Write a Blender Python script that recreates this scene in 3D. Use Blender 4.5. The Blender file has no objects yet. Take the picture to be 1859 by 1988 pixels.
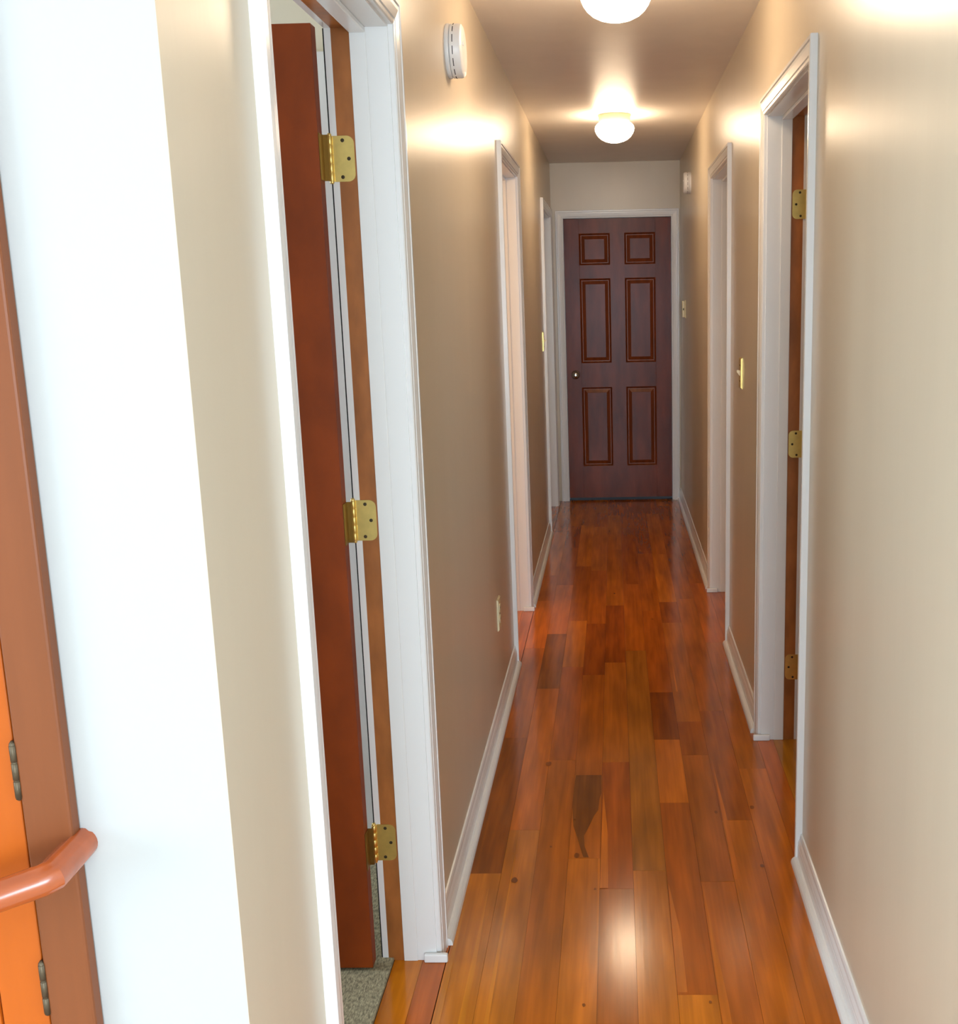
import bpy, bmesh, math, random
from math import cos, sin, pi, radians
from mathutils import Matrix, Vector
S = bpy.context.scene
COL = S.collection

# ------------------------------------------------------------------ camera
W = 0.9243          # hall width
H = 2.44            # ceiling height
YE = 8.01           # end wall
FPX, CX, CY = 2101.0, 1141.1, 991.5
a_, b_, c_ = 0.1975, 0.0268, -0.0211
Rx = Matrix(((1, 0, 0), (0, cos(a_), -sin(a_)), (0, sin(a_), cos(a_))))
Ry = Matrix(((cos(b_), 0, sin(b_)), (0, 1, 0), (-sin(b_), 0, cos(b_))))
Rz = Matrix(((cos(c_), -sin(c_), 0), (sin(c_), cos(c_), 0), (0, 0, 1)))
M = Rz @ Rx @ Ry
def toworld(v): return Vector((v[0], v[2], -v[1]))
right, down, fwd = toworld(M[0]), toworld(M[1]), toworld(M[2])
cam = bpy.data.objects.new('camera', bpy.data.cameras.new('camera'))
COL.objects.link(cam)
mw = Matrix.Identity(4)
for i in range(3):
    mw[i][0] = right[i]; mw[i][1] = -down[i]; mw[i][2] = -fwd[i]
mw[0][3], mw[1][3], mw[2][3] = 0.4376, 0.0, 1.5251
cam.matrix_world = mw
cd = cam.data
cd.sensor_fit = 'HORIZONTAL'; cd.sensor_width = 36
cd.lens = FPX / 1859 * 36
cd.shift_x = (929.5 - CX) / 1859
cd.shift_y = (CY - 994) / 1859
cd.clip_start = 0.02
S.camera = cam

# ------------------------------------------------------------------ world, lights, exposure
S.view_settings.view_transform = 'Standard'
S.view_settings.look = 'None'
S.view_settings.exposure = 0.61
S.view_settings.gamma = 1.0
S.view_settings.use_curve_mapping = False
wd = bpy.data.worlds.new('daylight'); S.world = wd; wd.use_nodes = True
wd.node_tree.nodes['Background'].inputs[0].default_value = (0.75, 0.87, 1.0, 1)
wd.node_tree.nodes['Background'].inputs[1].default_value = 2.0

def area(name, loc, rot, sx, sy, power, color):
    l = bpy.data.lights.new(name, 'AREA'); l.shape = 'RECTANGLE'; l.size = sx; l.size_y = sy
    l.energy = power; l.color = color
    o = bpy.data.objects.new(name, l); o.location = loc; o.rotation_euler = rot; COL.objects.link(o)
    return o
DAY = (0.70, 0.86, 1.0)
# daylight entering through the glazed opening of the front room behind the viewer
area('daylight_front_window', (0.90, -5.60, 1.25), (radians(90), 0, 0), 2.6, 1.9, 205, DAY)
area('daylight_side_window', (3.26, -0.4, 1.35), (radians(90), 0, radians(90)), 2.3, 1.6, 24, DAY)
area('daylight_left_window', (-2.96, -1.0, 1.35), (radians(90), 0, radians(-90)), 2.2, 1.6, 42, DAY)
# daylight in the bedroom on the left and the far rooms (their windows)
area('daylight_bedroom_window', (-2.50, 2.0, 1.45), (radians(90), 0, radians(-90)), 1.0, 1.1, 36, DAY)
area('daylight_far_left_window', (-2.50, 7.2, 1.45), (radians(90), 0, radians(-90)), 0.9, 1.1, 6, DAY)
area('daylight_right_window', (3.2, 3.0, 1.45), (radians(90), 0, radians(90)), 0.9, 1.1, 8, DAY)
area('daylight_far_right_window', (3.2, 5.3, 1.45), (radians(90), 0, radians(90)), 0.9, 1.1, 4, DAY)
LAMP_Y = (3.365, 5.945); LAMP_X = 0.459
LAMP_E = 28.0

# ------------------------------------------------------------------ materials
def lin(c):
    return tuple(((v / 255) / 12.92 if v / 255 <= 0.04045 else ((v / 255 + 0.055) / 1.055) ** 2.4) for v in c) + (1,)
def mat(name, rgb, rough=0.5, metal=0.0, noise=0.0, nscale=(8, 8, 8), bump=0.0, bscale=(60, 60, 60), coat=0.0, spec=0.5):
    m = bpy.data.materials.new(name); m.use_nodes = True
    nt = m.node_tree; b = nt.nodes['Principled BSDF']
    c = lin(rgb)
    b.inputs['Base Color'].default_value = c
    b.inputs['Roughness'].default_value = rough
    b.inputs['Metallic'].default_value = metal
    b.inputs['Coat Weight'].default_value = coat
    b.inputs['Coat Roughness'].default_value = 0.12
    b.inputs['Specular IOR Level'].default_value = spec
    tc = nt.nodes.new('ShaderNodeTexCoord')
    if noise:
        mp = nt.nodes.new('ShaderNodeMapping'); mp.inputs['Scale'].default_value = nscale
        nt.links.new(tc.outputs['Object'], mp.inputs[0])
        n = nt.nodes.new('ShaderNodeTexNoise'); n.inputs['Scale'].default_value = 1; n.inputs['Detail'].default_value = 5
        nt.links.new(mp.outputs[0], n.inputs['Vector'])
        r = nt.nodes.new('ShaderNodeMapRange')
        r.inputs[1].default_value = 0.3; r.inputs[2].default_value = 0.7
        r.inputs[3].default_value = 1 - noise; r.inputs[4].default_value = 1 + noise
        nt.links.new(n.outputs[0], r.inputs[0])
        mx = nt.nodes.new('ShaderNodeVectorMath'); mx.operation = 'SCALE'
        mx.inputs[0].default_value = c[:3]
        nt.links.new(r.outputs[0], mx.inputs['Scale'])
        nt.links.new(mx.outputs[0], b.inputs['Base Color'])
    if bump:
        mp = nt.nodes.new('ShaderNodeMapping'); mp.inputs['Scale'].default_value = bscale
        nt.links.new(tc.outputs['Object'], mp.inputs[0])
        n = nt.nodes.new('ShaderNodeTexNoise'); n.inputs['Scale'].default_value = 1; n.inputs['Detail'].default_value = 3
        nt.links.new(mp.outputs[0], n.inputs['Vector'])
        bp = nt.nodes.new('ShaderNodeBump'); bp.inputs['Strength'].default_value = bump; bp.inputs['Distance'].default_value = 0.002
        nt.links.new(n.outputs[0], bp.inputs['Height']); nt.links.new(bp.outputs[0], b.inputs['Normal'])
    return m
def attr_wood(name, rough, grain=(70, 2.2, 70), amount=0.30, coat=0.0, bump=0.15):
    """wood whose board tone comes from the mesh colour attribute 'tone' with stretched grain on top"""
    m = mat(name, (150, 80, 30), rough, coat=coat)
    nt = m.node_tree; b = nt.nodes['Principled BSDF']
    at = nt.nodes.new('ShaderNodeAttribute'); at.attribute_name = 'tone'
    tc = nt.nodes.new('ShaderNodeTexCoord')
    mp = nt.nodes.new('ShaderNodeMapping'); mp.inputs['Scale'].default_value = grain
    ad = nt.nodes.new('ShaderNodeVectorMath'); ad.operation = 'ADD'
    sc = nt.nodes.new('ShaderNodeVectorMath'); sc.operation = 'SCALE'; sc.inputs['Scale'].default_value = 37
    nt.links.new(at.outputs['Color'], sc.inputs[0])
    nt.links.new(tc.outputs['Object'], mp.inputs[0])
    nt.links.new(mp.outputs[0], ad.inputs[0]); nt.links.new(sc.outputs[0], ad.inputs[1])
    n = nt.nodes.new('ShaderNodeTexNoise'); n.inputs['Scale'].default_value = 1; n.inputs['Detail'].default_value = 6
    n.inputs['Distortion'].default_value = 0.6
    nt.links.new(ad.outputs[0], n.inputs['Vector'])
    r = nt.nodes.new('ShaderNodeMapRange')
    r.inputs[1].default_value = 0.3; r.inputs[2].default_value = 0.7
    r.inputs[3].default_value = 1 - amount; r.inputs[4].default_value = 1 + amount * 0.7
    nt.links.new(n.outputs[0], r.inputs[0])
    # broad figure
    mp2 = nt.nodes.new('ShaderNodeMapping'); mp2.inputs['Scale'].default_value = (grain[0] * .18, grain[1] * .9, grain[2] * .18)
    nt.links.new(ad.outputs[0], mp2.inputs[0])
    mp2.inputs['Scale'].default_value = (.32, 1.3, .32)
    n2 = nt.nodes.new('ShaderNodeTexNoise'); n2.inputs['Scale'].default_value = 1; n2.inputs['Detail'].default_value = 2
    nt.links.new(mp2.outputs[0], n2.inputs['Vector'])
    r2 = nt.nodes.new('ShaderNodeMapRange')
    r2.inputs[1].default_value = 0.3; r2.inputs[2].default_value = 0.7
    r2.inputs[3].default_value = 0.72; r2.inputs[4].default_value = 1.14
    nt.links.new(n2.outputs[0], r2.inputs[0])
    mu = nt.nodes.new('ShaderNodeMath'); mu.operation = 'MULTIPLY'
    nt.links.new(r.outputs[0], mu.inputs[0]); nt.links.new(r2.outputs[0], mu.inputs[1])
    mx = nt.nodes.new('ShaderNodeVectorMath'); mx.operation = 'SCALE'
    nt.links.new(at.outputs['Color'], mx.inputs[0]); nt.links.new(mu.outputs[0], mx.inputs['Scale'])
    nt.links.new(mx.outputs[0], b.inputs['Base Color'])
    bp = nt.nodes.new('ShaderNodeBump'); bp.inputs['Strength'].default_value = bump; bp.inputs['Distance'].default_value = 0.001
    nt.links.new(n.outputs[0], bp.inputs['Height']); nt.links.new(bp.outputs[0], b.inputs['Normal'])
    return m

WALL = mat('tan satin wall paint', (207, 193, 170), 0.30, noise=0.03, nscale=(5, 5, 0.8), bump=0.10, bscale=(40, 40, 6))
WHITEWALL = mat('white wall paint', (184, 185, 183), 0.5, bump=0.06, bscale=(90, 90, 90))
CREAM = mat('cream bedroom wall paint', (232, 222, 200), 0.6)
CEIL = mat('off white ceiling paint', (240, 232, 224), 0.42, noise=0.02, bump=0.12, bscale=(110, 110, 110))
TRIM = mat('glossy white trim paint', (232, 231, 230), 0.22, bump=0.10, bscale=(25, 25, 4))
FLOORM = attr_wood('varnished oak planks', 0.15, amount=0.16, coat=0.0, bump=0.08)
DOORB = mat('dark brown stained door', (132, 54, 3), 0.5, noise=0.22, nscale=(9, 9, 5), spec=0.3)
JAMBB = mat('brown stained jamb wood', (160, 96, 44), 0.35, noise=0.24, nscale=(22, 22, 9), bump=0.2, bscale=(60, 60, 12))
DOORE = mat('dark mahogany stained door', (110, 48, 26), 0.26, noise=0.32, nscale=(14, 14, 3.0), bump=0.35, bscale=(9, 9, 3), spec=0.13)
PANELE = mat('mahogany stained door moulding', (118, 54, 22), 0.30, noise=0.25, nscale=(30, 30, 2.5), spec=0.25)
ORANGE = mat('orange varnished birch', (182, 88, 18), 0.42, spec=0.25, noise=0.12, nscale=(14, 14, 2))
TRIMW = mat('brown varnished trim board', (124, 68, 34), 0.4, spec=0.3, noise=0.10, nscale=(30, 30, 2))
RAILM = mat('reddish brown varnished handrail', (172, 84, 40), 0.25, noise=0.12, nscale=(8, 40, 40), coat=0.4)
BRASS = mat('polished brass', (230, 202, 124), 0.34, metal=1.0, noise=0.06, nscale=(60, 60, 60))
BRASSD = mat('tarnished brass', (140, 108, 50), 0.4, metal=0.9)
STEEL = mat('brushed nickel', (190, 186, 180), 0.22, metal=1.0)
DARKMETAL = mat('dull bronze metal', (92, 80, 62), 0.45, metal=0.7)
SCREW = mat('dark screw hole', (60, 48, 28), 0.5, metal=0.5)
PLASTIC = mat('white plastic', (232, 230, 228), 0.35)
BEIGE = mat('ivory plastic', (226, 214, 176), 0.35)
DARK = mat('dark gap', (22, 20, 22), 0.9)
PAN = mat('tan metal lamp pan', (176, 150, 126), 0.35, metal=0.2)
CARPET = mat('mottled green beige carpet', (150, 140, 112), 0.95, noise=0.55, nscale=(260, 90, 260), bump=1.0, bscale=(330, 330, 330))
GLOW = bpy.data.materials.new('lit opal glass'); GLOW.use_nodes = True
_g = GLOW.node_tree.nodes['Principled BSDF']
_g.inputs['Base Color'].default_value = (0.95, 0.93, 0.9, 1); _g.inputs['Roughness'].default_value = 0.15
_g.inputs['Emission Color'].default_value = (1.0, 0.76, 0.51, 1); _g.inputs['Emission Strength'].default_value = LAMP_E

# ------------------------------------------------------------------ helpers
def link(name, bm, m, parent=None, smooth=False):
    bmesh.ops.remove_doubles(bm, verts=bm.verts, dist=1e-6)
    bmesh.ops.recalc_face_normals(bm, faces=bm.faces)
    me = bpy.data.meshes.new(name); bm.to_mesh(me); bm.free()
    o = bpy.data.objects.new(name, me); COL.objects.link(o)
    if isinstance(m, (list, tuple)):
        for q in m: me.materials.append(q)
    else: me.materials.append(m)
    if smooth:
        for p in me.polygons: p.use_smooth = True
    if parent:
        o.parent = parent
        o.matrix_parent_inverse = Matrix.Translation(parent.location).inverted() if parent.type == 'EMPTY' else Matrix.Identity(4)
    return o
def box(bm, x0, x1, y0, y1, z0, z1, bev=0.0, mi=0):
    x0, x1 = min(x0, x1), max(x0, x1); y0, y1 = min(y0, y1), max(y0, y1)
    t = bmesh.new()
    v = [t.verts.new((x, y, z)) for x in (x0, x1) for y in (y0, y1) for z in (z0, z1)]
    for f in ((0, 1, 3, 2), (4, 6, 7, 5), (0, 4, 5, 1), (2, 3, 7, 6), (0, 2, 6, 4), (1, 5, 7, 3)):
        t.faces.new([v[i] for i in f])
    if bev:
        bmesh.ops.bevel(t, geom=t.edges[:], offset=bev, segments=2, affect='EDGES', profile=0.5)
    merge(bm, t, mi)
def merge(bm, t, mi=0, mtx=None):
    if mtx is not None: bmesh.ops.transform(t, matrix=mtx, verts=t.verts)
    for f in t.faces: f.material_index = mi
    me = bpy.data.meshes.new('tmp'); t.to_mesh(me); t.free()
    bm.from_mesh(me); bpy.data.meshes.remove(me)
def prism(bm, prof, p0, axis, mi=0):
    """prof: list of 3D points of a closed outline; extruded along vector axis"""
    t = bmesh.new()
    a = [t.verts.new(p) for p in prof]; b = [t.verts.new(Vector(p) + Vector(axis)) for p in prof]
    n = len(prof)
    t.faces.new(a); t.faces.new(b[::-1])
    for i in range(n): t.faces.new((a[i], b[i], b[(i + 1) % n], a[(i + 1) % n]))
    if p0: bmesh.ops.translate(t, vec=p0, verts=t.verts)
    merge(bm, t, mi)
def lathe(bm, prof, center, axis='z', seg=40, mi=0):
    """prof: (r, h) pairs; h along the axis"""
    t = bmesh.new(); rings = []
    for r, h in prof:
        ring = []
        for k in range(seg):
            an = 2 * pi * k / seg
            u, v = r * cos(an), r * sin(an)
            p = {'z': (u, v, h), 'x': (h, u, v), 'y': (u, h, v)}[axis]
            ring.append(t.verts.new(Vector(center) + Vector(p)))
        rings.append(ring)
    for i in range(len(rings) - 1):
        for k in range(seg):
            t.faces.new((rings[i][k], rings[i][(k + 1) % seg], rings[i + 1][(k + 1) % seg], rings[i + 1][k]))
    t.faces.new(rings[0]); t.faces.new(rings[-1][::-1])
    bmesh.ops.dissolve_degenerate(t, dist=1e-7, edges=t.edges)
    merge(bm, t, mi)
def empty(name, loc, kind=None, label=None, cat=None, group=None):
    o = bpy.data.objects.new(name, None); COL.objects.link(o); o.location = loc
    o.empty_display_size = 0.1
    tag(o, kind, label, cat, group); return o
def tag(o, kind=None, label=None, cat=None, group=None):
    if kind: o['kind'] = kind
    if label: o['label'] = label
    if cat: o['category'] = cat
    if group: o['group'] = group
    return o
def smooth_by_angle(o, ang=35):
    for p in o.data.polygons: p.use_smooth = True
    try: o.data.set_sharp_from_angle(angle=radians(ang))
    except Exception: pass

# ------------------------------------------------------------------ openings
# (y0, y1) clear openings of jambs; head height
HEAD = 2.052
L1, L2, L3 = (1.460, 2.275), (4.391, 5.13), (6.925, 7.80)
R1, R2 = (2.761, 3.532), (4.629, 5.425)
JT = 0.018          # jamb board thickness
WT = 0.125          # wall thickness

def wall_side(name, x0, x1, y0, y1, openings, m, label):
    bm = bmesh.new(); y = y0
    for a, b in openings:
        box(bm, x0, x1, y, a - JT, 0, H)
        box(bm, x0, x1, a - JT, b + JT, HEAD + JT, H)
        y = b + JT
    box(bm, x0, x1, y, y1, 0, H)
    return tag(link(name, bm, m), 'structure', label)

wl = bmesh.new()
wall_left = wall_side('wall_left', -WT, 0, 1.1122, YE, [L1, L2, L3], WALL, 'tan painted left wall of the hallway with three door openings')
wall_right = wall_side('wall_right', W, W + WT, 1.0, YE, [R1, R2], WALL, 'tan painted right wall of the hallway with two door openings')
bm = bmesh.new()
DX0, DX1 = 0.089, 0.858
box(bm, -0.2, DX0 - 0.012, YE, YE + 0.12, 0, H); box(bm, DX1 + 0.012, W + 0.2, YE, YE + 0.12, 0, H)
box(bm, DX0 - 0.012, DX1 + 0.012, YE, YE + 0.12, 2.062, H)
tag(link('wall_end', bm, WALL), 'structure', 'tan wall across the far end of the hallway above the dark door')
bm = bmesh.new()
box(bm, -3.0, -0.0005, 1.112, 1.2, 0, H); box(bm, W + WT, 3.3, 1.0, 1.1, 0, H)
tag(link('wall_landing', bm, WHITEWALL), 'structure', 'bright white wall at left facing the viewer, beside the hallway corner')
bm = bmesh.new()
box(bm, -3.1, 3.4, -5.82, -5.7, 0, 0.22); box(bm, -3.1, 3.4, -5.82, -5.7, 2.28, H)
box(bm, -3.1, -0.45, -5.82, -5.7, .22, 2.28); box(bm, 2.25, 3.4, -5.82, -5.7, .22, 2.28)
tag(link('wall_front', bm, WHITEWALL), 'structure', 'white wall with the large window behind the viewer')
bm = bmesh.new()
box(bm, 3.3, 3.4, -5.7, -1.6, 0, H); box(bm, 3.3, 3.4, 0.8, 1.1, 0, H); box(bm, 3.3, 3.4, -1.6, 0.8, 0, .5); box(bm, 3.3, 3.4, -1.6, 0.8, 2.2, H)
tag(link('wall_front_right', bm, WHITEWALL), 'structure', 'white side wall of the front room with a wide window')
bm = bmesh.new(); box(bm, -3.1, -3.0, -5.7, -2.2, 0, H); box(bm, -3.1, -3.0, .2, 1.2, 0, H); box(bm, -3.1, -3.0, -2.2, .2, 0, .5); box(bm, -3.1, -3.0, -2.2, .2, 2.2, H)
tag(link('wall_front_left', bm, WHITEWALL), 'structure', 'white side wall of the front room')
# rooms behind the doors
bm = bmesh.new()
box(bm, -2.72, -2.6, 1.207, YE + .12, 0, H)
box(bm, -2.6, -WT, 3.25, 3.35, 0, H); box(bm, -2.6, -WT, 5.9, 6.0, 0, H); box(bm, -2.6, -0.2, YE, YE + .12, 0, H)
tag(link('wall_bedrooms', bm, CREAM), 'structure', 'cream walls of the rooms on the left of the hallway')
bm = bmesh.new()
box(bm, 3.3, 3.42, 1.8, 6.7, 0, H)
box(bm, W + WT, 3.3, 1.8, 1.9, 0, H); box(bm, W + WT, 3.3, 4.1, 4.2, 0, H); box(bm, W + WT, 3.3, 6.6, 6.7, 0, H)
tag(link('wall_right_rooms', bm, CREAM), 'structure', 'cream walls of the rooms on the right of the hallway')
# bedroom closet front just behind the open door
bm = bmesh.new(); box(bm, -2.6, -WT, 2.72, 2.80, 0, H)
tag(link('wall_closet', bm, CREAM), 'structure', 'cream closet wall in the left bedroom')
bm = bmesh.new(); box(bm, -1.35, -0.135, 2.70, 2.7199, 0.0, 2.10, 0.003)
tag(link('trim_closet', bm, TRIM), 'structure', 'white closet door seen through the hinge gap')
bm = bmesh.new(); box(bm, -3.1, 3.42, -5.82, YE + .12, H, H + 0.1)
tag(link('ceiling', bm, CEIL), 'structure', 'off white ceiling of the hallway')

# ------------------------------------------------------------------ floor of individual planks
random.seed(11)
def tone(v, j=0.06):
    v = tuple(a * .78 + b * .22 for a, b in zip(v, (184, 100, 44)))
    c = lin(v); k = 1 + random.uniform(-j, j)
    return (c[0] * k * 1.04, c[1] * k * 0.95, c[2] * k * 0.20, 1)
BASES = [(188, 108, 48), (176, 96, 42), (196, 116, 54), (168, 90, 40), (182, 104, 52), (160, 84, 38), (190, 112, 60)]
def q(c, k=1.0): return tuple(min(255, v * k) for v in c)
X0, PW = 0.4668, 0.0887
edges = [0.0215 - 0.0673 * 0 if k == -5 else X0 + k * PW for k in range(-5, 6)]
spec = {   # column index -> [(y_near, y_far, colour)]
 -5: [(1.9, 2.66, (196, 122, 60)), (2.66, 3.57, (138, 74, 34)), (3.57, 4.55, (172, 92, 44)), (4.55, 5.3, (205, 110, 44))],
 -4: [(1.2, 2.90, (188, 116, 56)), (2.90, 4.05, (196, 108, 46)), (4.05, 4.75, (138, 78, 38)), (4.75, 5.6, (205, 112, 46))],
 -3: [(1.6, 3.38, (178, 100, 46)), (3.38, 4.30, (172, 90, 38)), (4.30, 4.95, (198, 118, 56)), (4.95, 6.0, (176, 96, 42))],
 -2: [(1.9, 2.736, (200, 118, 62)), (2.736, 3.262, (190, 106, 48)), (3.262, 4.2, (176, 98, 44)), (4.2, 4.9, (150, 76, 34)), (4.9, 5.9, (186, 100, 42))],
 -1: [(1.4, 2.579, (166, 92, 58)), (2.579, 3.359, (168, 84, 36)), (3.359, 4.35, (178, 104, 54)), (4.35, 5.2, (150, 74, 32))],
 0: [(1.5, 2.67, (198, 120, 70)), (2.67, 4.5, (168, 106, 62)), (4.5, 5.6, (178, 96, 42))],
 1: [(1.3, 2.142, (206, 126, 62)), (2.142, 3.064, (172, 88, 40)), (3.064, 3.54, (206, 116, 52)), (3.54, 3.995, (132, 66, 28)), (3.995, 5.1, (176, 92, 40))],
 2: [(1.6, 2.612, (186, 100, 44)), (2.612, 3.41, (166, 88, 40)), (3.41, 3.7, (154, 78, 34)), (3.7, 4.9, (182, 104, 50)), (4.9, 5.25, (154, 80, 36))],
 3: [(1.2, 2.95, (186, 104, 46)), (2.95, 3.8, (160, 82, 36)), (3.8, 5.3, (178, 96, 46))],
 4: [(1.5, 3.3, (190, 106, 50)), (3.3, 4.6, (176, 98, 46)), (4.6, 5.6, (182, 92, 44))],
}
fb = bmesh.new(); lay = fb.loops.layers.float_color.new('tone')
def plank(x0, x1, y0, y1, c, z=0.0):
    g = 0.00028
    x0 += g; x1 -= g; y0 += g; y1 -= g
    ta, tb = random.uniform(-.0005, .0005), random.uniform(-.0004, .0004)
    if y1 > 3.6: ta *= .15; tb *= .15
    top = [fb.verts.new(p) for p in ((x0, y0, z - ta), (x1, y0, z + ta), (x1, y1, z + ta + tb), (x0, y1, z - ta + tb))]
    bot = [fb.verts.new((v.co.x, v.co.y, z - 0.012)) for v in top]
    fs = [fb.faces.new(top)] + [fb.faces.new((top[i], top[(i + 1) % 4], bot[(i + 1) % 4], bot[i])) for i in range(4)]
    for f in fs:
        for lp in f.loops: lp[lay] = c
def column(x0, x1, lo, hi, fixed=None):
    y = lo
    if fixed:
        first = max(lo, fixed[0][0]); y = first
        for a, b, c in fixed: plank(x0, x1, a, b, tone(c, 0.02)); y = b
        yy = fixed[0][0]
        while yy > lo:
            L = random.uniform(.5, 1.5); plank(x0, x1, max(lo, yy - L), yy, tone(random.choice(BASES))); yy -= L
    else: y = lo - random.uniform(0, 1.2)
    while y < hi:
        L = random.uniform(.45, 1.5); plank(x0, x1, max(lo, y), min(hi, y + L), tone(random.choice(BASES))) if y + L > lo else None
        y += L
LO, HI = -5.7, YE + 0.012
for i, k in enumerate(range(-5, 5)):
    column(X0 + k * PW, X0 + (k + 1) * PW, LO, HI, spec.get(k))
column(-0.033, 0.0215, LO, HI, [(1.2, 2.9, (186, 96, 56)), (2.9, 4.2, (170, 90, 40)), (4.2, 5.6, (196, 100, 50))])
column(-0.100, -0.033, LO, HI, [(1.2, 2.9, (194, 118, 48)), (2.9, 4.2, (170, 90, 40)), (4.2, 5.6, (200, 110, 50))])
x = X0 + 5 * PW
column(x, 0.966, LO, HI, [(2.3, 3.9, (178, 92, 50)), (3.9, 5.8, (178, 88, 50))])
column(0.966, 1.05, LO, HI, [(2.3, 3.9, (168, 112, 56)), (3.9, 5.8, (170, 84, 46))])
x = 1.05
while x < 3.3: column(x, x + PW, 1.8, 6.6); x += PW
x = 1.05
while x < 3.3: column(x, x + PW, LO, 1.0); x += PW
x = -0.100
while x > -3.0:
    column(x - PW, x, LO, 1.11); column(x - PW, x, 3.3, YE); x -= PW
# light sapwood streaks and the dark heartwood figure, cut into the boards
def inlay(pts, c):
    vs = [fb.verts.new((px, py, 0.0008)) for px, py in pts]
    f = fb.faces.new(vs)
    if f.normal.z < 0: f.normal_flip()
    for lp in f.loops: lp[lay] = tone(c, 0)
    return f
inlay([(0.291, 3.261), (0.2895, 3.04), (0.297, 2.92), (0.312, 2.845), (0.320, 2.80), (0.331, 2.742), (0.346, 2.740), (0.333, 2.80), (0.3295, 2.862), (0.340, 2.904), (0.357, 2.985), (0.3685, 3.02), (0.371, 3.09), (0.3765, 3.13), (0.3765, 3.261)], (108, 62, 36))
def streak(xa, xb, y0, y1, c, lean=0.01):
    inlay([(xa, y0), (xb, y0), (xb - lean * .4, (y0 + y1) / 2), (xa + lean, y1), (xa + lean * .3, (y0 + y1) / 2)], c)
streak(0.3785, 0.400, 2.582, 3.15, (214, 122, 48), 0.004)
streak(0.5570, 0.578, 2.15, 2.60, (206, 116, 48), 0.002)
streak(0.6460, 0.6660, 1.62, 2.60, (208, 118, 48), 0.002)
streak(0.7360, 0.7500, 2.62, 3.38, (204, 112, 44), 0.004)
streak(0.6580, 0.6650, 4.0, 4.50, (220, 128, 56), 0.004)
streak(0.0270, 0.0420, 1.92, 2.60, (214, 140, 72), 0.006)
streak(0.0800, 0.0960, 1.92, 2.60, (210, 136, 66), 0.006)
streak(0.1350, 0.1480, 1.60, 2.85, (206, 132, 62), 0.006)
def knot(x, y, r, c=(84, 44, 22)):
    inlay([(x + r * cos(t * pi / 5) * random.uniform(.8, 1.2), y + 1.7 * r * sin(t * pi / 5) * random.uniform(.8, 1.2)) for t in range(10)], c)
for kx, ky, kr in ((.313, 2.752, .009), (.151, 2.624, .009), (.831, 3.028, .008), (.349, 2.108, .004), (.626, 2.116, .004), (.366, 2.578, .004), (.816, 2.689, .006), (.238, 2.80, .004), (.42, 5.42, .006), (.60, 4.96, .006), (.20, 3.35, .012), (.72, 3.0, .006), (.30, 2.96, .003)):
    knot(kx, ky, kr * .9, (128, 70, 34))
fo = link('floor', fb, FLOORM)
tag(fo, 'structure', 'orange brown varnished wood plank floor running down the hallway')
bm = bmesh.new(); box(bm, -3.1, 3.42, -5.82, YE + .7, -0.06, -0.008)
tag(link('floor_base', bm, DARK), 'structure', 'subfloor under the planks')
bm = bmesh.new(); box(bm, -2.99, 3.29, -5.69, 0.80, 0.002, 0.012, 0.003)  # unseen pale carpet, added to bounce daylight up to the hall ceiling
tag(link('floor_bounce_carpet', bm, mat('pale beige bounce carpet', (224, 216, 202), 0.95, noise=0.05, nscale=(150, 150, 150), bump=0.6, bscale=(300, 300, 300))), 'structure', 'pale carpet added out of view behind the viewer to bounce light upward')
bm = bmesh.new(); box(bm, -2.599, -0.101, 1.21, 2.699, -0.002, 0.007, 0.002)
tag(link('carpet', bm, CARPET), 'stuff', 'mottled green beige carpet in the room through the near left door', 'carpet')

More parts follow.
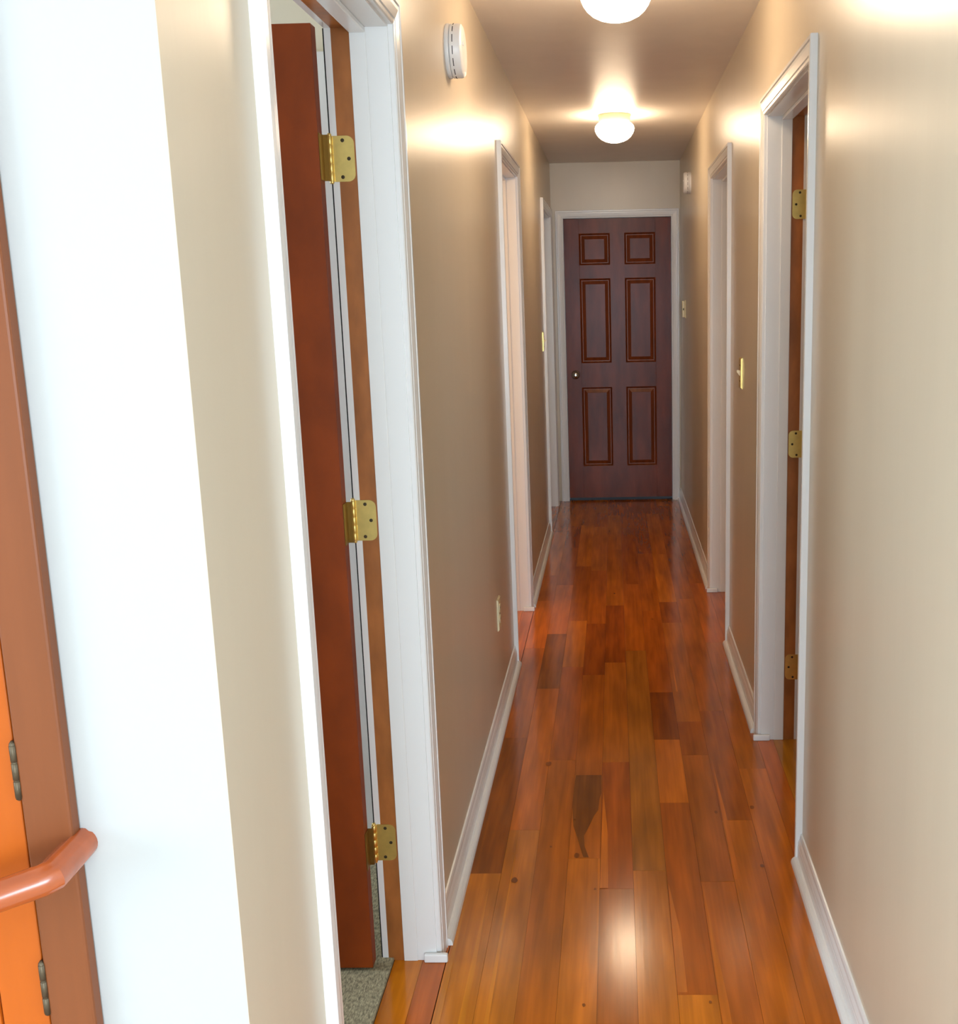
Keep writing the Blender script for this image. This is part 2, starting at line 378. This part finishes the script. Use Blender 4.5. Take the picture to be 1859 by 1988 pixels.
# ------------------------------------------------------------------ door jambs and casings
CW = 0.054
def casing_profile(inner, outer, face):
    """outline in (along, out) : along from inner edge to outer edge"""
    s = 1 if outer > inner else -1
    P = [(0, 0), (0, .009), (.003, .0115), (.010, .0125), (.0125, .0105), (.015, .0135), (.036, .0165), (.044, .0165), (.0465, .0145), (.049, .018), (.058, .018), (.060, .016), (.060, 0)]
    return [(inner + s * u * CW / 0.060, v) for u, v in P]
def doorway(name, side, y0, y1, label, brown=True, hinge_far=True, stop=True):
    """side -1: opening in the left wall (hall face x=0), +1: right wall (hall face x=W)"""
    root = empty(name, (0 if side < 0 else W, (y0 + y1) / 2, 0), 'structure', label)
    X = (lambda d: -d) if side < 0 else (lambda d: W + d)      # d = depth into the wall, negative = into the hall
    # casing: legs and head, mitred look
    bm = bmesh.new(); rv = 0.005
    for inner, s in ((y0 - rv, -1), (y1 + rv, 1)):
        pr = [(X(-v), inner + s * u, 0) for u, v in casing_profile(0, 1, 0)]
        pr = [(X(-v), inner + s * u, 0) for (u, v) in casing_profile(0, 1, 0)]
        t = bmesh.new(); a = [t.verts.new(p) for p in pr]
        b = [t.verts.new((p[0], p[1], HEAD + rv + abs(p[1] - inner))) for p in pr]
        t.faces.new(a); t.faces.new(b[::-1]); n = len(pr)
        for i in range(n): t.faces.new((a[i], b[i], b[(i + 1) % n], a[(i + 1) % n]))
        merge(bm, t)
    pr = casing_profile(0, 1, 0)
    t = bmesh.new()
    a = [t.verts.new((X(-v), y0 - rv - u, HEAD + rv + u)) for u, v in pr]
    b = [t.verts.new((X(-v), y1 + rv + u, HEAD + rv + u)) for u, v in pr]
    n = len(pr); t.faces.new(a); t.faces.new(b[::-1])
    for i in range(n): t.faces.new((a[i], b[i], b[(i + 1) % n], a[(i + 1) % n]))
    merge(bm, t)
    # small plinth of shoe moulding at the foot of each leg
    link('casing', bm, TRIM, root)
    # jamb: white hall side, brown stained rabbet on the room side
    bm = bmesh.new(); D = WT + 0.002; split = 0.077 if brown else D
    for ya, yb in ((y0 - JT, y0), (y1, y1 + JT)): box(bm, X(0), X(split), ya, yb, 0, HEAD + JT)
    box(bm, X(0), X(split), y0, y1, HEAD, HEAD + JT)
    link('jamb', bm, TRIM, root)
    if stop:
        bm = bmesh.new(); st = 0.011; a0, a1 = 0.044, 0.0765
        box(bm, X(a0), X(a1), y0, y0 + st, 0.0, HEAD, 0.002); box(bm, X(a0), X(a1), y1 - st * .35, y1, 0, HEAD, 0.0015)
        box(bm, X(a0), X(a1), y0 + st, y1 - st * .35, HEAD - st, HEAD, 0.002)
        link('door_stop', bm, TRIM, root)
    if brown:
        bm = bmesh.new(); e = 0.1135
        for ya, yb in ((y0 - JT, y0), (y1, y1 + JT)): box(bm, X(split), X(e), ya, yb, 0, HEAD + JT)
        box(bm, X(split), X(e), y0, y1, HEAD, HEAD + JT)
        o = link('jamb_rabbet', bm, JAMBB, root); o['label'] = 'brown stained strip of the jamb'
        bm = bmesh.new()
        for ya, yb in ((y0 - JT, y0), (y1, y1 + JT)): box(bm, X(e), X(D), ya, yb, 0, HEAD + JT)
        box(bm, X(e), X(D), y0, y1, HEAD, HEAD + JT)
        link('jamb_edge', bm, TRIM, root)
    return root, X

def hinge(root, X, yj, z0, side, screws=True, slab_y=None):
    """3.5 inch brass butt hinge on the far jamb face y=yj; pin at the room side"""
    hh = 0.089; px = X(0.128); py = yj - 0.004
    bm = bmesh.new()
    # leaf on jamb with rounded free corners (free edge towards the hall)
    fx = X(0.0795); bx = X(0.123)
    sgn = 1 if fx > bx else -1; r = 0.015; pts = [(bx, z0)]
    for k in range(7):
        an = -pi / 2 + k * pi / 12; pts.append((fx - sgn * r + sgn * r * cos(an), z0 + r + r * sin(an)))
    for k in range(7):
        an = k * pi / 12; pts.append((fx - sgn * r + sgn * r * cos(an), z0 + hh - r + r * sin(an)))
    pts.append((bx, z0 + hh))
    prism(bm, [(u, yj - 0.0022, w) for u, w in pts], None, (0, 0.0025, 0))
    h = link('hinge', bm, BRASS, root)
    # knuckles
    bm = bmesh.new()
    for i in range(5):
        za = z0 + i * hh / 5 + .0006; zb = z0 + (i + 1) * hh / 5 - .0006
        lathe(bm, [(.0052, za), (.0057, za + .0008), (.0057, zb - .0008), (.0052, zb)], (px, py, 0), 'z', 16)
    lathe(bm, [(.0035, z0 - .004), (.0045, z0 - .002), (.0045, z0), (.0045, z0 + hh), (.0045, z0 + hh + .002), (.003, z0 + hh + .005)], (px, py, 0), 'z', 12)
    k = link('hinge_knuckle', bm, BRASS, h, True)
    # leaf on the open door's edge
    bm = bmesh.new()
    sx = X(0.1384 if side < 0 else 0.1290)
    if slab_y:
        box(bm, sx, sx + (0.0018 if side < 0 else -0.0018), slab_y[0] + .003, slab_y[1] - .0005, z0, z0 + hh)
        box(bm, sx, X(0.1275), slab_y[1] - .0025, slab_y[1] - .0005, z0, z0 + hh)
        box(bm, X(0.1290), X(0.1270), slab_y[1] - .0010, py, z0, z0 + hh)
    link('hinge_leaf', bm, BRASSD, h)
    bm = bmesh.new()
    for u, w in ((0.40, .10), (0.73, .5), (.47, .90)):
        cxx = bx + (fx - bx) * u; cz = z0 + hh * w
        lathe(bm, [(.0036, 0), (.0038, -.0006), (.0022, -.0010)], (cxx, yj - 0.0022, cz), 'y', 14)
    link('hinge_screw', bm, SCREW, h)
    return h

# left near doorway with open brown slab
r1, X = doorway('door_1', -1, L1[0], L1[1], 'near left doorway, white casing, brown door swung open into the room')
SY = (2.222, 2.256)
bm = bmesh.new(); box(bm, -0.1385, -0.1385 - 0.79, SY[0], SY[1], 0.016, 2.050, 0.0012)
o = link('door_slab', bm, DOORB, r1); o['label'] = 'open dark brown flush door slab'
bm = bmesh.new()
lathe(bm, [(.030, 0), (.031, -.004), (.012, -.012), (.012, -.03), (.024, -.036), (.028, -.048), (.024, -.060), (.008, -.065)], (-0.86, SY[0], 0.93), 'y', 24)
link('door_knob', bm, BRASS, r1, True)
for z0 in (1.759, 1.012, 0.257): hinge(r1, X, L1[1], z0, -1, True, SY)
# dark slat standing in for the shadow line behind the jamb
bm = bmesh.new(); box(bm, -0.1272, -0.1300, L1[1] + .0015, L1[1] + .02, 0, HEAD); link('jamb_shadow_line', bm, DARK, r1)

doorway('door_2', -1, L2[0], L2[1], 'middle left doorway with white casing and peach lit jamb', brown=False)
doorway('door_3', -1, L3[0], L3[1], 'far left doorway beside the end wall', brown=False)
r4, X = doorway('door_4', 1, R1[0], R1[1], 'near right doorway with brass hinges on its brown jamb strip')
bm = bmesh.new(); SYR = (R1[1] - .051, R1[1] - .016)
box(bm, W + .129, W + .129 + .735, SYR[0], SYR[1], 0.012, 2.035, 0.0012)
link('door_slab', bm, DOORB, r4)
for z0 in (1.743, 0.985, 0.219): hinge(r4, X, R1[1], z0, 1, True, SYR)
doorway('door_5', 1, R2[0], R2[1], 'far right doorway with white casing and shaded jamb', brown=False)

# ------------------------------------------------------------------ end door with six raised panels
r6 = empty('door_6', ((DX0 + DX1) / 2, YE, 0), 'structure', 'dark mahogany stained six panel door closing the far end of the hallway')
yf = YE + 0.012                      # slab face
ZB, ZT = 0.020, 2.055
stiles = [(DX0, 0.197), (0.420, 0.524), (0.746, DX1)]
rails = [(ZB, 0.260), (0.849, 1.027), (1.635, 1.730), (1.953, ZT)]
bm = bmesh.new()
for a, b in (stiles[0], stiles[2]): box(bm, a, b, yf, yf + .036, ZB, ZT, 0.0012)
for a, b in rails: box(bm, stiles[0][1], stiles[2][0], yf + .0002, yf + .036, a, b)
for i in range(3): box(bm, stiles[1][0], stiles[1][1], yf + .0004, yf + .036, rails[i][1], rails[i + 1][0])
link('door_slab', bm, DOORE, r6)
for (xa, xb) in ((0.197, 0.420), (0.524, 0.746)):
    for i in range(3):
        za, zb = rails[i][1], rails[i + 1][0]
        bm = bmesh.new()
        # sticking moulding slope, groove, then bevelled raised field
        loops = [(0, 0.0005), (.004, .003), (.010, .012), (.013, .013), (.017, .013), (.040, .0045), (.041, .0035)]
        rings = []
        for ins, dep in loops:
            rings.append([bm.verts.new(p) for p in ((xa + ins, yf + dep, za + ins), (xb - ins, yf + dep, za + ins), (xb - ins, yf + dep, zb - ins), (xa + ins, yf + dep, zb - ins))])
        for j in range(len(rings) - 1):
            for k in range(4):
                f = bm.faces.new((rings[j][k], rings[j][(k + 1) % 4], rings[j + 1][(k + 1) % 4], rings[j + 1][k]))
                f.material_index = 0
        f = bm.faces.new(rings[-1]); f.material_index = 1
        # thickness
        bk = [bm.verts.new((v.co.x, yf + .03, v.co.z)) for v in rings[0]]
        bm.faces.new(bk)
        for k in range(4): bm.faces.new((rings[0][k], bk[k], bk[(k + 1) % 4], rings[0][(k + 1) % 4]))
        link('door_panel', bm, (PANELE, DOORE), r6)
bm = bmesh.new()
lathe(bm, [(.031, 0), (.032, -.003), (.028, -.007), (.012, -.012), (.011, -.030), (.020, -.036), (.026, -.046), (.0265, -.055), (.020, -.064), (.007, -.067)], (0.153, yf, 0.944), 'y', 32)
link('door_knob', bm, STEEL, r6, True)
bm = bmesh.new()
i0, i1, zt = DX0 - .003, DX1 + .003, 2.058
for inner, s in ((i0, -1), (i1, 1)):
    pr = [(inner + s * u, YE - v, 0) for u, v in casing_profile(0, 1, 0)]
    t = bmesh.new(); a = [t.verts.new(p) for p in pr]; b = [t.verts.new((p[0], p[1], zt + abs(p[0] - inner))) for p in pr]
    t.faces.new(a); t.faces.new(b[::-1]); n = len(pr)
    for i in range(n): t.faces.new((a[i], b[i], b[(i + 1) % n], a[(i + 1) % n]))
    merge(bm, t)
t = bmesh.new(); pr = casing_profile(0, 1, 0); n = len(pr)
a = [t.verts.new((i0 - u, YE - v, zt + u)) for u, v in pr]; b = [t.verts.new((i1 + u, YE - v, zt + u)) for u, v in pr]
t.faces.new(a); t.faces.new(b[::-1])
for i in range(n): t.faces.new((a[i], b[i], b[(i + 1) % n], a[(i + 1) % n]))
merge(bm, t); link('casing', bm, TRIM, r6)
bm = bmesh.new()
box(bm, DX0 - .012, DX0 - .0025, YE, YE + .11, 0, 2.06); box(bm, DX1 + .0025, DX1 + .012, YE, YE + .11, 0, 2.06); box(bm, DX0 - .0025, DX1 + .0025, YE, YE + .11, 2.0575, 2.062)
link('jamb', bm, TRIM, r6)
bm = bmesh.new(); box(bm, -0.2, W + .2, YE + .5, YE + .6, -.05, H); tag(link('wall_beyond', bm, DARK), 'structure', 'dark room wall beyond the end door')

# ------------------------------------------------------------------ baseboards
def baseboard(name, side, y0, y1, label):
    X = (lambda d: d) if side < 0 else (lambda d: W - d)
    bm = bmesh.new()
    pr = [(0, 0), (.012, 0), (.012, .052), (.0105, .056), (.0112, .060), (.0095, .066), (.0070, .072), (.0062, .080), (.004, .086), (0, .087)]
    prism(bm, [(X(u), y0, v) for u, v in pr], None, (0, y1 - y0, 0))
    o = link(name, bm, TRIM); tag(o, 'structure', label)
    bm = bmesh.new()
    pr = [(.012, 0), (.029, 0), (.029, .006), (.027, .012), (.023, .0165), (.018, .019), (.012, .0195)]
    prism(bm, [(X(u), y0 - .002, v) for u, v in pr], None, (0, y1 - y0 + .004, 0))
    link('shoe_molding', bm, TRIM, o)
    return o
g = CW + 0.005
baseboard('baseboard_left', -1, 1.112, L1[0] - g, 'white baseboard by the near left corner')
baseboard('baseboard_left.001', -1, L1[1] + g, L2[0] - g, 'white baseboard between the near and middle left doorways')
baseboard('baseboard_left.002', -1, L2[1] + g, L3[0] - g, 'white baseboard between the middle and far left doorways')
baseboard('baseboard_right', 1, 1.0, R1[0] - g, 'white baseboard along the near right wall')
baseboard('baseboard_right.001', 1, R1[1] + g, R2[0] - g, 'white baseboard between the two right doorways')
baseboard('baseboard_right.002', 1, R2[1] + g, YE, 'white baseboard from the far right doorway to the end wall')
# shoe pieces wrapping the feet of the casings that face the viewer
def foot(name, x0, x1, y):
    bm = bmesh.new(); box(bm, x0, x1, y - .012, y, 0, .021, .003); tag(link(name, bm, TRIM), 'structure', 'white shoe moulding return at the foot of a door casing')
foot('trim_1', -0.028, 0.027, L1[1] - .0005)
foot('trim_2', -0.028, 0.027, L2[1] - .0005)
foot('trim_3', W - .027, W + .030, R1[1] - .0005)
foot('trim_4', W - .027, W + .030, R2[1] - .0005)

# ------------------------------------------------------------------ ceiling lights
def lamp(y, label):
    root = empty('ceiling_light', (LAMP_X, y, H), None, label, 'ceiling light', 'opal globe ceiling lights down the hallway')
    bm = bmesh.new()
    lathe(bm, [(.079, H), (.087, H - .001), (.087, H - .006), (.083, H - .012), (.081, H - .032), (.078, H - .036), (.070, H - .036)], (LAMP_X, y, 0), 'z', 56)
    o = link('lamp_base', bm, PAN, root); smooth_by_angle(o)
    bm = bmesh.new()
    lathe(bm, [(.074, H - .034), (.078, H - .038), (.090, H - .046), (.099, H - .056), (.103, H - .068), (.1015, H - .080), (.095, H - .095), (.085, H - .109), (.070, H - .122), (.050, H - .132), (.027, H - .1385), (.004, H - .140)], (LAMP_X, y, 0), 'z', 64)
    link('glass_shade', bm, GLOW, root, True)
lamp(LAMP_Y[0], 'lit opal glass ceiling light at the top edge, nearer of the two')
lamp(LAMP_Y[1], 'lit opal glass ceiling light with tan metal base, nearer the end door')
# warm lamp lighting the middle left room
pl = bpy.data.lights.new('room_lamp', 'POINT'); pl.energy = 20; pl.color = (1.0, .66, .36); pl.shadow_soft_size = .12
po = bpy.data.objects.new('room_lamp', pl); po.location = (-1.1, 4.15, 1.9); COL.objects.link(po)

# ------------------------------------------------------------------ wall things
def smoke(side, y, z, r, label):
    xw = 0 if side < 0 else W
    root = empty('smoke_detector', (xw, y, z), None, label, 'smoke detector', None)
    s = 1 if side < 0 else -1
    bm = bmesh.new(); lathe(bm, [(r * 1.0, 0), (r * 1.02, s * .004), (r * 1.0, s * .010), (r * .94, s * .012)], (xw, y, z), 'x', 48)
    o = link('mounting_plate', bm, PLASTIC, root); smooth_by_angle(o)
    bm = bmesh.new(); lathe(bm, [(r * .95, s * .012), (r * 1.0, s * .013), (r * 1.0, s * .034), (r * .97, s * .040), (r * .90, s * .0435), (r * .5, s * .0445), (r * .02, s * .0445)], (xw, y, z), 'x', 48)
    o = link('cover', bm, PLASTIC, root); smooth_by_angle(o)
    bm = bmesh.new()
    for k in range(14):
        a0 = 2 * pi * k / 14; a1 = a0 + 2 * pi / 14 * .68
        t = bmesh.new(); vs = []
        for j in range(5):
            an = a0 + (a1 - a0) * j / 4
            vs.append((t.verts.new((xw + s * .0200, y + cos(an) * r * 1.008, z + sin(an) * r * 1.008)), t.verts.new((xw + s * .0220, y + cos(an) * r * 1.008, z + sin(an) * r * 1.008)),
                       t.verts.new((xw + s * .0220, y + cos(an) * r * .95, z + sin(an) * r * .95)), t.verts.new((xw + s * .0200, y + cos(an) * r * .95, z + sin(an) * r * .95))))
        for j in range(4):
            for q_ in range(4): t.faces.new((vs[j][q_], vs[j][(q_ + 1) % 4], vs[j + 1][(q_ + 1) % 4], vs[j + 1][q_]))
        t.faces.new(vs[0]); t.faces.new(vs[-1][::-1])
        merge(bm, t)
    link('vent_slots', bm, DARK, root)
    bm = bmesh.new(); lathe(bm, [(.006, s * .0443), (.006, s * .0462), (.004, s * .047)], (xw, y - r * .35, z + r * .2), 'x', 16)
    link('test_button', bm, PLASTIC, root)
smoke(-1, 3.118, 2.179, .069, 'white round smoke detector high on the left wall')
smoke(1, 6.935, 2.182, .063, 'white round smoke detector high on the right wall near the end door')

def plate(name, side, y, z, m, label, cat, group=None, kind='toggle'):
    xw = 0 if side < 0 else W; s = 1 if side < 0 else -1
    root = empty(name, (xw, y, z), None, label, cat, group)
    bm = bmesh.new()
    x0, x1 = xw, xw + s * .0055
    t = bmesh.new(); box(t, x0, x1, y - .036, y + .036, z - .0585, z + .0585)
    es = [e for e in t.edges if all(abs(v.co.x - x1) < 1e-5 for v in e.verts)]
    bmesh.ops.bevel(t, geom=es, offset=.003, segments=2, affect='EDGES')
    merge(bm, t)
    link('cover_plate', bm, m, root)
    if kind == 'toggle':
        bm = bmesh.new()
        pr = [(xw + s * .005, y - .005, z - .012), (xw + s * .005, y - .005, z + .010), (xw + s * .017, y - .0045, z + .012), (xw + s * .018, y - .0045, z + .005)]
        prism(bm, pr, None, (0, .010, 0)); link('toggle', bm, BEIGE, root)
        zs = (.030, -.030)
    else:
        for dz in (.020, -.020):
            bm = bmesh.new()
            lathe(bm, [(.0165, s * .005), (.0165, s * .0075), (.015, s * .0082)], (xw, y, z + dz), 'x', 28)
            f = link('socket', bm, BEIGE if m is BEIGE else PLASTIC, root)
            bm = bmesh.new()
            for dy in (-.006, .006): box(bm, xw + s * .0080, xw + s * .0085, y + dy - .0012, y + dy + .0012, z + dz - .002, z + dz + .006)
            link('slot', bm, DARK, f)
        zs = (0,)
    for dz in zs:
        bm = bmesh.new(); lathe(bm, [(.003, s * .005), (.003, s * .0064), (.0018, s * .0068)], (xw, y, z + dz), 'x', 12)
        link('screw', bm, SCREW, root)
plate('light_switch', 1, 4.19, 1.216, BRASS, 'brass light switch plate on the right wall between the doorways', 'light switch')
plate('light_switch', -1, 6.76, 1.243, BRASS, 'brass light switch plate on the left wall beside the far doorway', 'light switch')
plate('wall_outlet', -1, 3.797, 0.388, BEIGE, 'ivory electrical outlet low on the left wall', 'outlet', None, 'outlet')

root = empty('thermostat', (W, 7.45, 1.412), None, 'small ivory rectangular thermostat on the right wall beside the end door', 'thermostat')
bm = bmesh.new(); box(bm, W, W - .006, 7.412, 7.492, 1.353, 1.472, .002); link('back_plate', bm, BEIGE, root)
bm = bmesh.new(); box(bm, W - .006, W - .024, 7.417, 7.487, 1.358, 1.467, .004); link('cover', bm, BEIGE, root)
bm = bmesh.new(); box(bm, W - .012, W - .018, 7.4145, 7.418, 1.405, 1.419, .001); link('lever', bm, DARK, root)

# ------------------------------------------------------------------ wooden cupboard door at left, handrail
YW = 1.112
root = empty('door_7', (-0.5, YW, 0), 'structure', 'orange varnished wooden door in a brown frame on the white wall behind the handrail')
bm = bmesh.new()
box(bm, -0.2240, -0.1710, YW - .019, YW, 0, 2.06, .003); box(bm, -1.00, -0.945, YW - .019, YW, 0, 2.06, .003)
box(bm, -0.945, -0.2240, YW - .019, YW, 2.005, 2.06, .003)
link('frame', bm, TRIMW, root)
bm = bmesh.new(); yd = YW - .0125
box(bm, -0.2825, -0.2280, yd, YW - .001, .01, 2.0, .0015); box(bm, -0.94, -0.882, yd, YW - .001, .01, 2.0, .0015)
for z0, z1 in ((.01, .14), (.815, .93), (1.90, 2.0)): box(bm, -0.882, -0.2825, yd + .0002, YW - .001, z0, z1, .001)
o = link('door_slab', bm, ORANGE, root)
for z0, z1 in ((.143, .812), (.933, 1.897)):
    bm = bmesh.new(); box(bm, -0.879, -0.2855, yd + .0008, YW - .002, z0, z1, .003); link('door_panel', bm, ORANGE, root)
for z0 in (0.993, 0.726, 1.75, .2):
    bm = bmesh.new()
    for i in range(3): lathe(bm, [(.0034, z0 + i * .021 + .0005), (.0040, z0 + i * .021 + .001), (.0040, z0 + i * .021 + .0195), (.0034, z0 + i * .021 + .020)], (-0.2260, YW - .0175, 0), 'z', 14)
    lathe(bm, [(.0015, z0 - .003), (.0035, z0 - .001), (.0035, z0 + .064), (.0015, z0 + .067)], (-0.2260, YW - .0175, 0), 'z', 12)
    link('hinge', bm, DARKMETAL, root, True)

# handrail: falls to the left along the wall, last piece returns into it
def sweep(bm, prof, pts, ups):
    rings = []
    for i, p in enumerate(pts):
        p = Vector(p)
        d = (Vector(pts[min(i + 1, len(pts) - 1)]) - Vector(pts[max(i - 1, 0)])).normalized()
        dirs = []
        if i > 0: dirs.append((p - Vector(pts[i - 1])).normalized())
        if i < len(pts) - 1: dirs.append((Vector(pts[i + 1]) - p).normalized())
        d = sum(dirs, Vector()).normalized(); k = 1 / max(.35, d.dot(dirs[0]))
        side = d.cross(Vector((0, 0, 1))).normalized(); up = side.cross(d).normalized()
        rings.append([bm.verts.new(p + side * u * k + up * v) for u, v in prof])
    n = len(prof)
    for i in range(len(rings) - 1):
        for j in range(n): bm.faces.new((rings[i][j], rings[i][(j + 1) % n], rings[i + 1][(j + 1) % n], rings[i + 1][j]))
    bm.faces.new(rings[0]); bm.faces.new(rings[-1][::-1])
rp = []
for k in range(24):
    an = 2 * pi * k / 24; r = .0165
    u, v = r * cos(an), r * 1.05 * sin(an)
    if k in (4, 8): u *= .90; v *= .90       # shallow grooves either side of the top
    rp.append((u, v))
hx = -0.170
root = empty('handrail', (hx, 1.035, .930), None, 'reddish brown wooden handrail ending in a return to the white wall, lower left edge', 'handrail')
bm = bmesh.new()
e0 = Vector((hx, 1.035, .930)); sl = 0.36
sweep(bm, rp, [e0 + Vector((-1.3, 0, -1.3 * sl)), e0 + Vector((-.006, 0, -.006 * sl)), e0 + Vector((.001, .006, 0.0)), Vector((hx, YW, .930))], None)
o = link('rail', bm, RAILM, root); smooth_by_angle(o, 40)
for dx in (-.55, -1.15):
    bm = bmesh.new(); p = e0 + Vector((dx, 0, dx * sl - .016))
    lathe(bm, [(.022, 0), (.022, -.004), (.007, -.008), (.006, -.075)], (p.x, YW, p.z - .04), 'y', 20)
    box(bm, p.x - .006, p.x + .006, 1.029, 1.041, p.z - .045, p.z, .001)
    link('rail_bracket', bm, BRASSD, root)

# window behind the viewer: frame and muntins of the glazed opening
root = empty('window_1', (0.9, -5.76, 1.25), 'structure', 'large white framed window behind the viewer')
bm = bmesh.new()
for xa, xb in ((-.45, -.39), (2.19, 2.25), (.87, .93)): box(bm, xa, xb, -5.80, -5.72, .22, 2.28)
box(bm, -.39, 2.19, -5.80, -5.72, .22, .28); box(bm, -.39, 2.19, -5.80, -5.72, 2.22, 2.28)
link('window_frame', bm, TRIM, root)
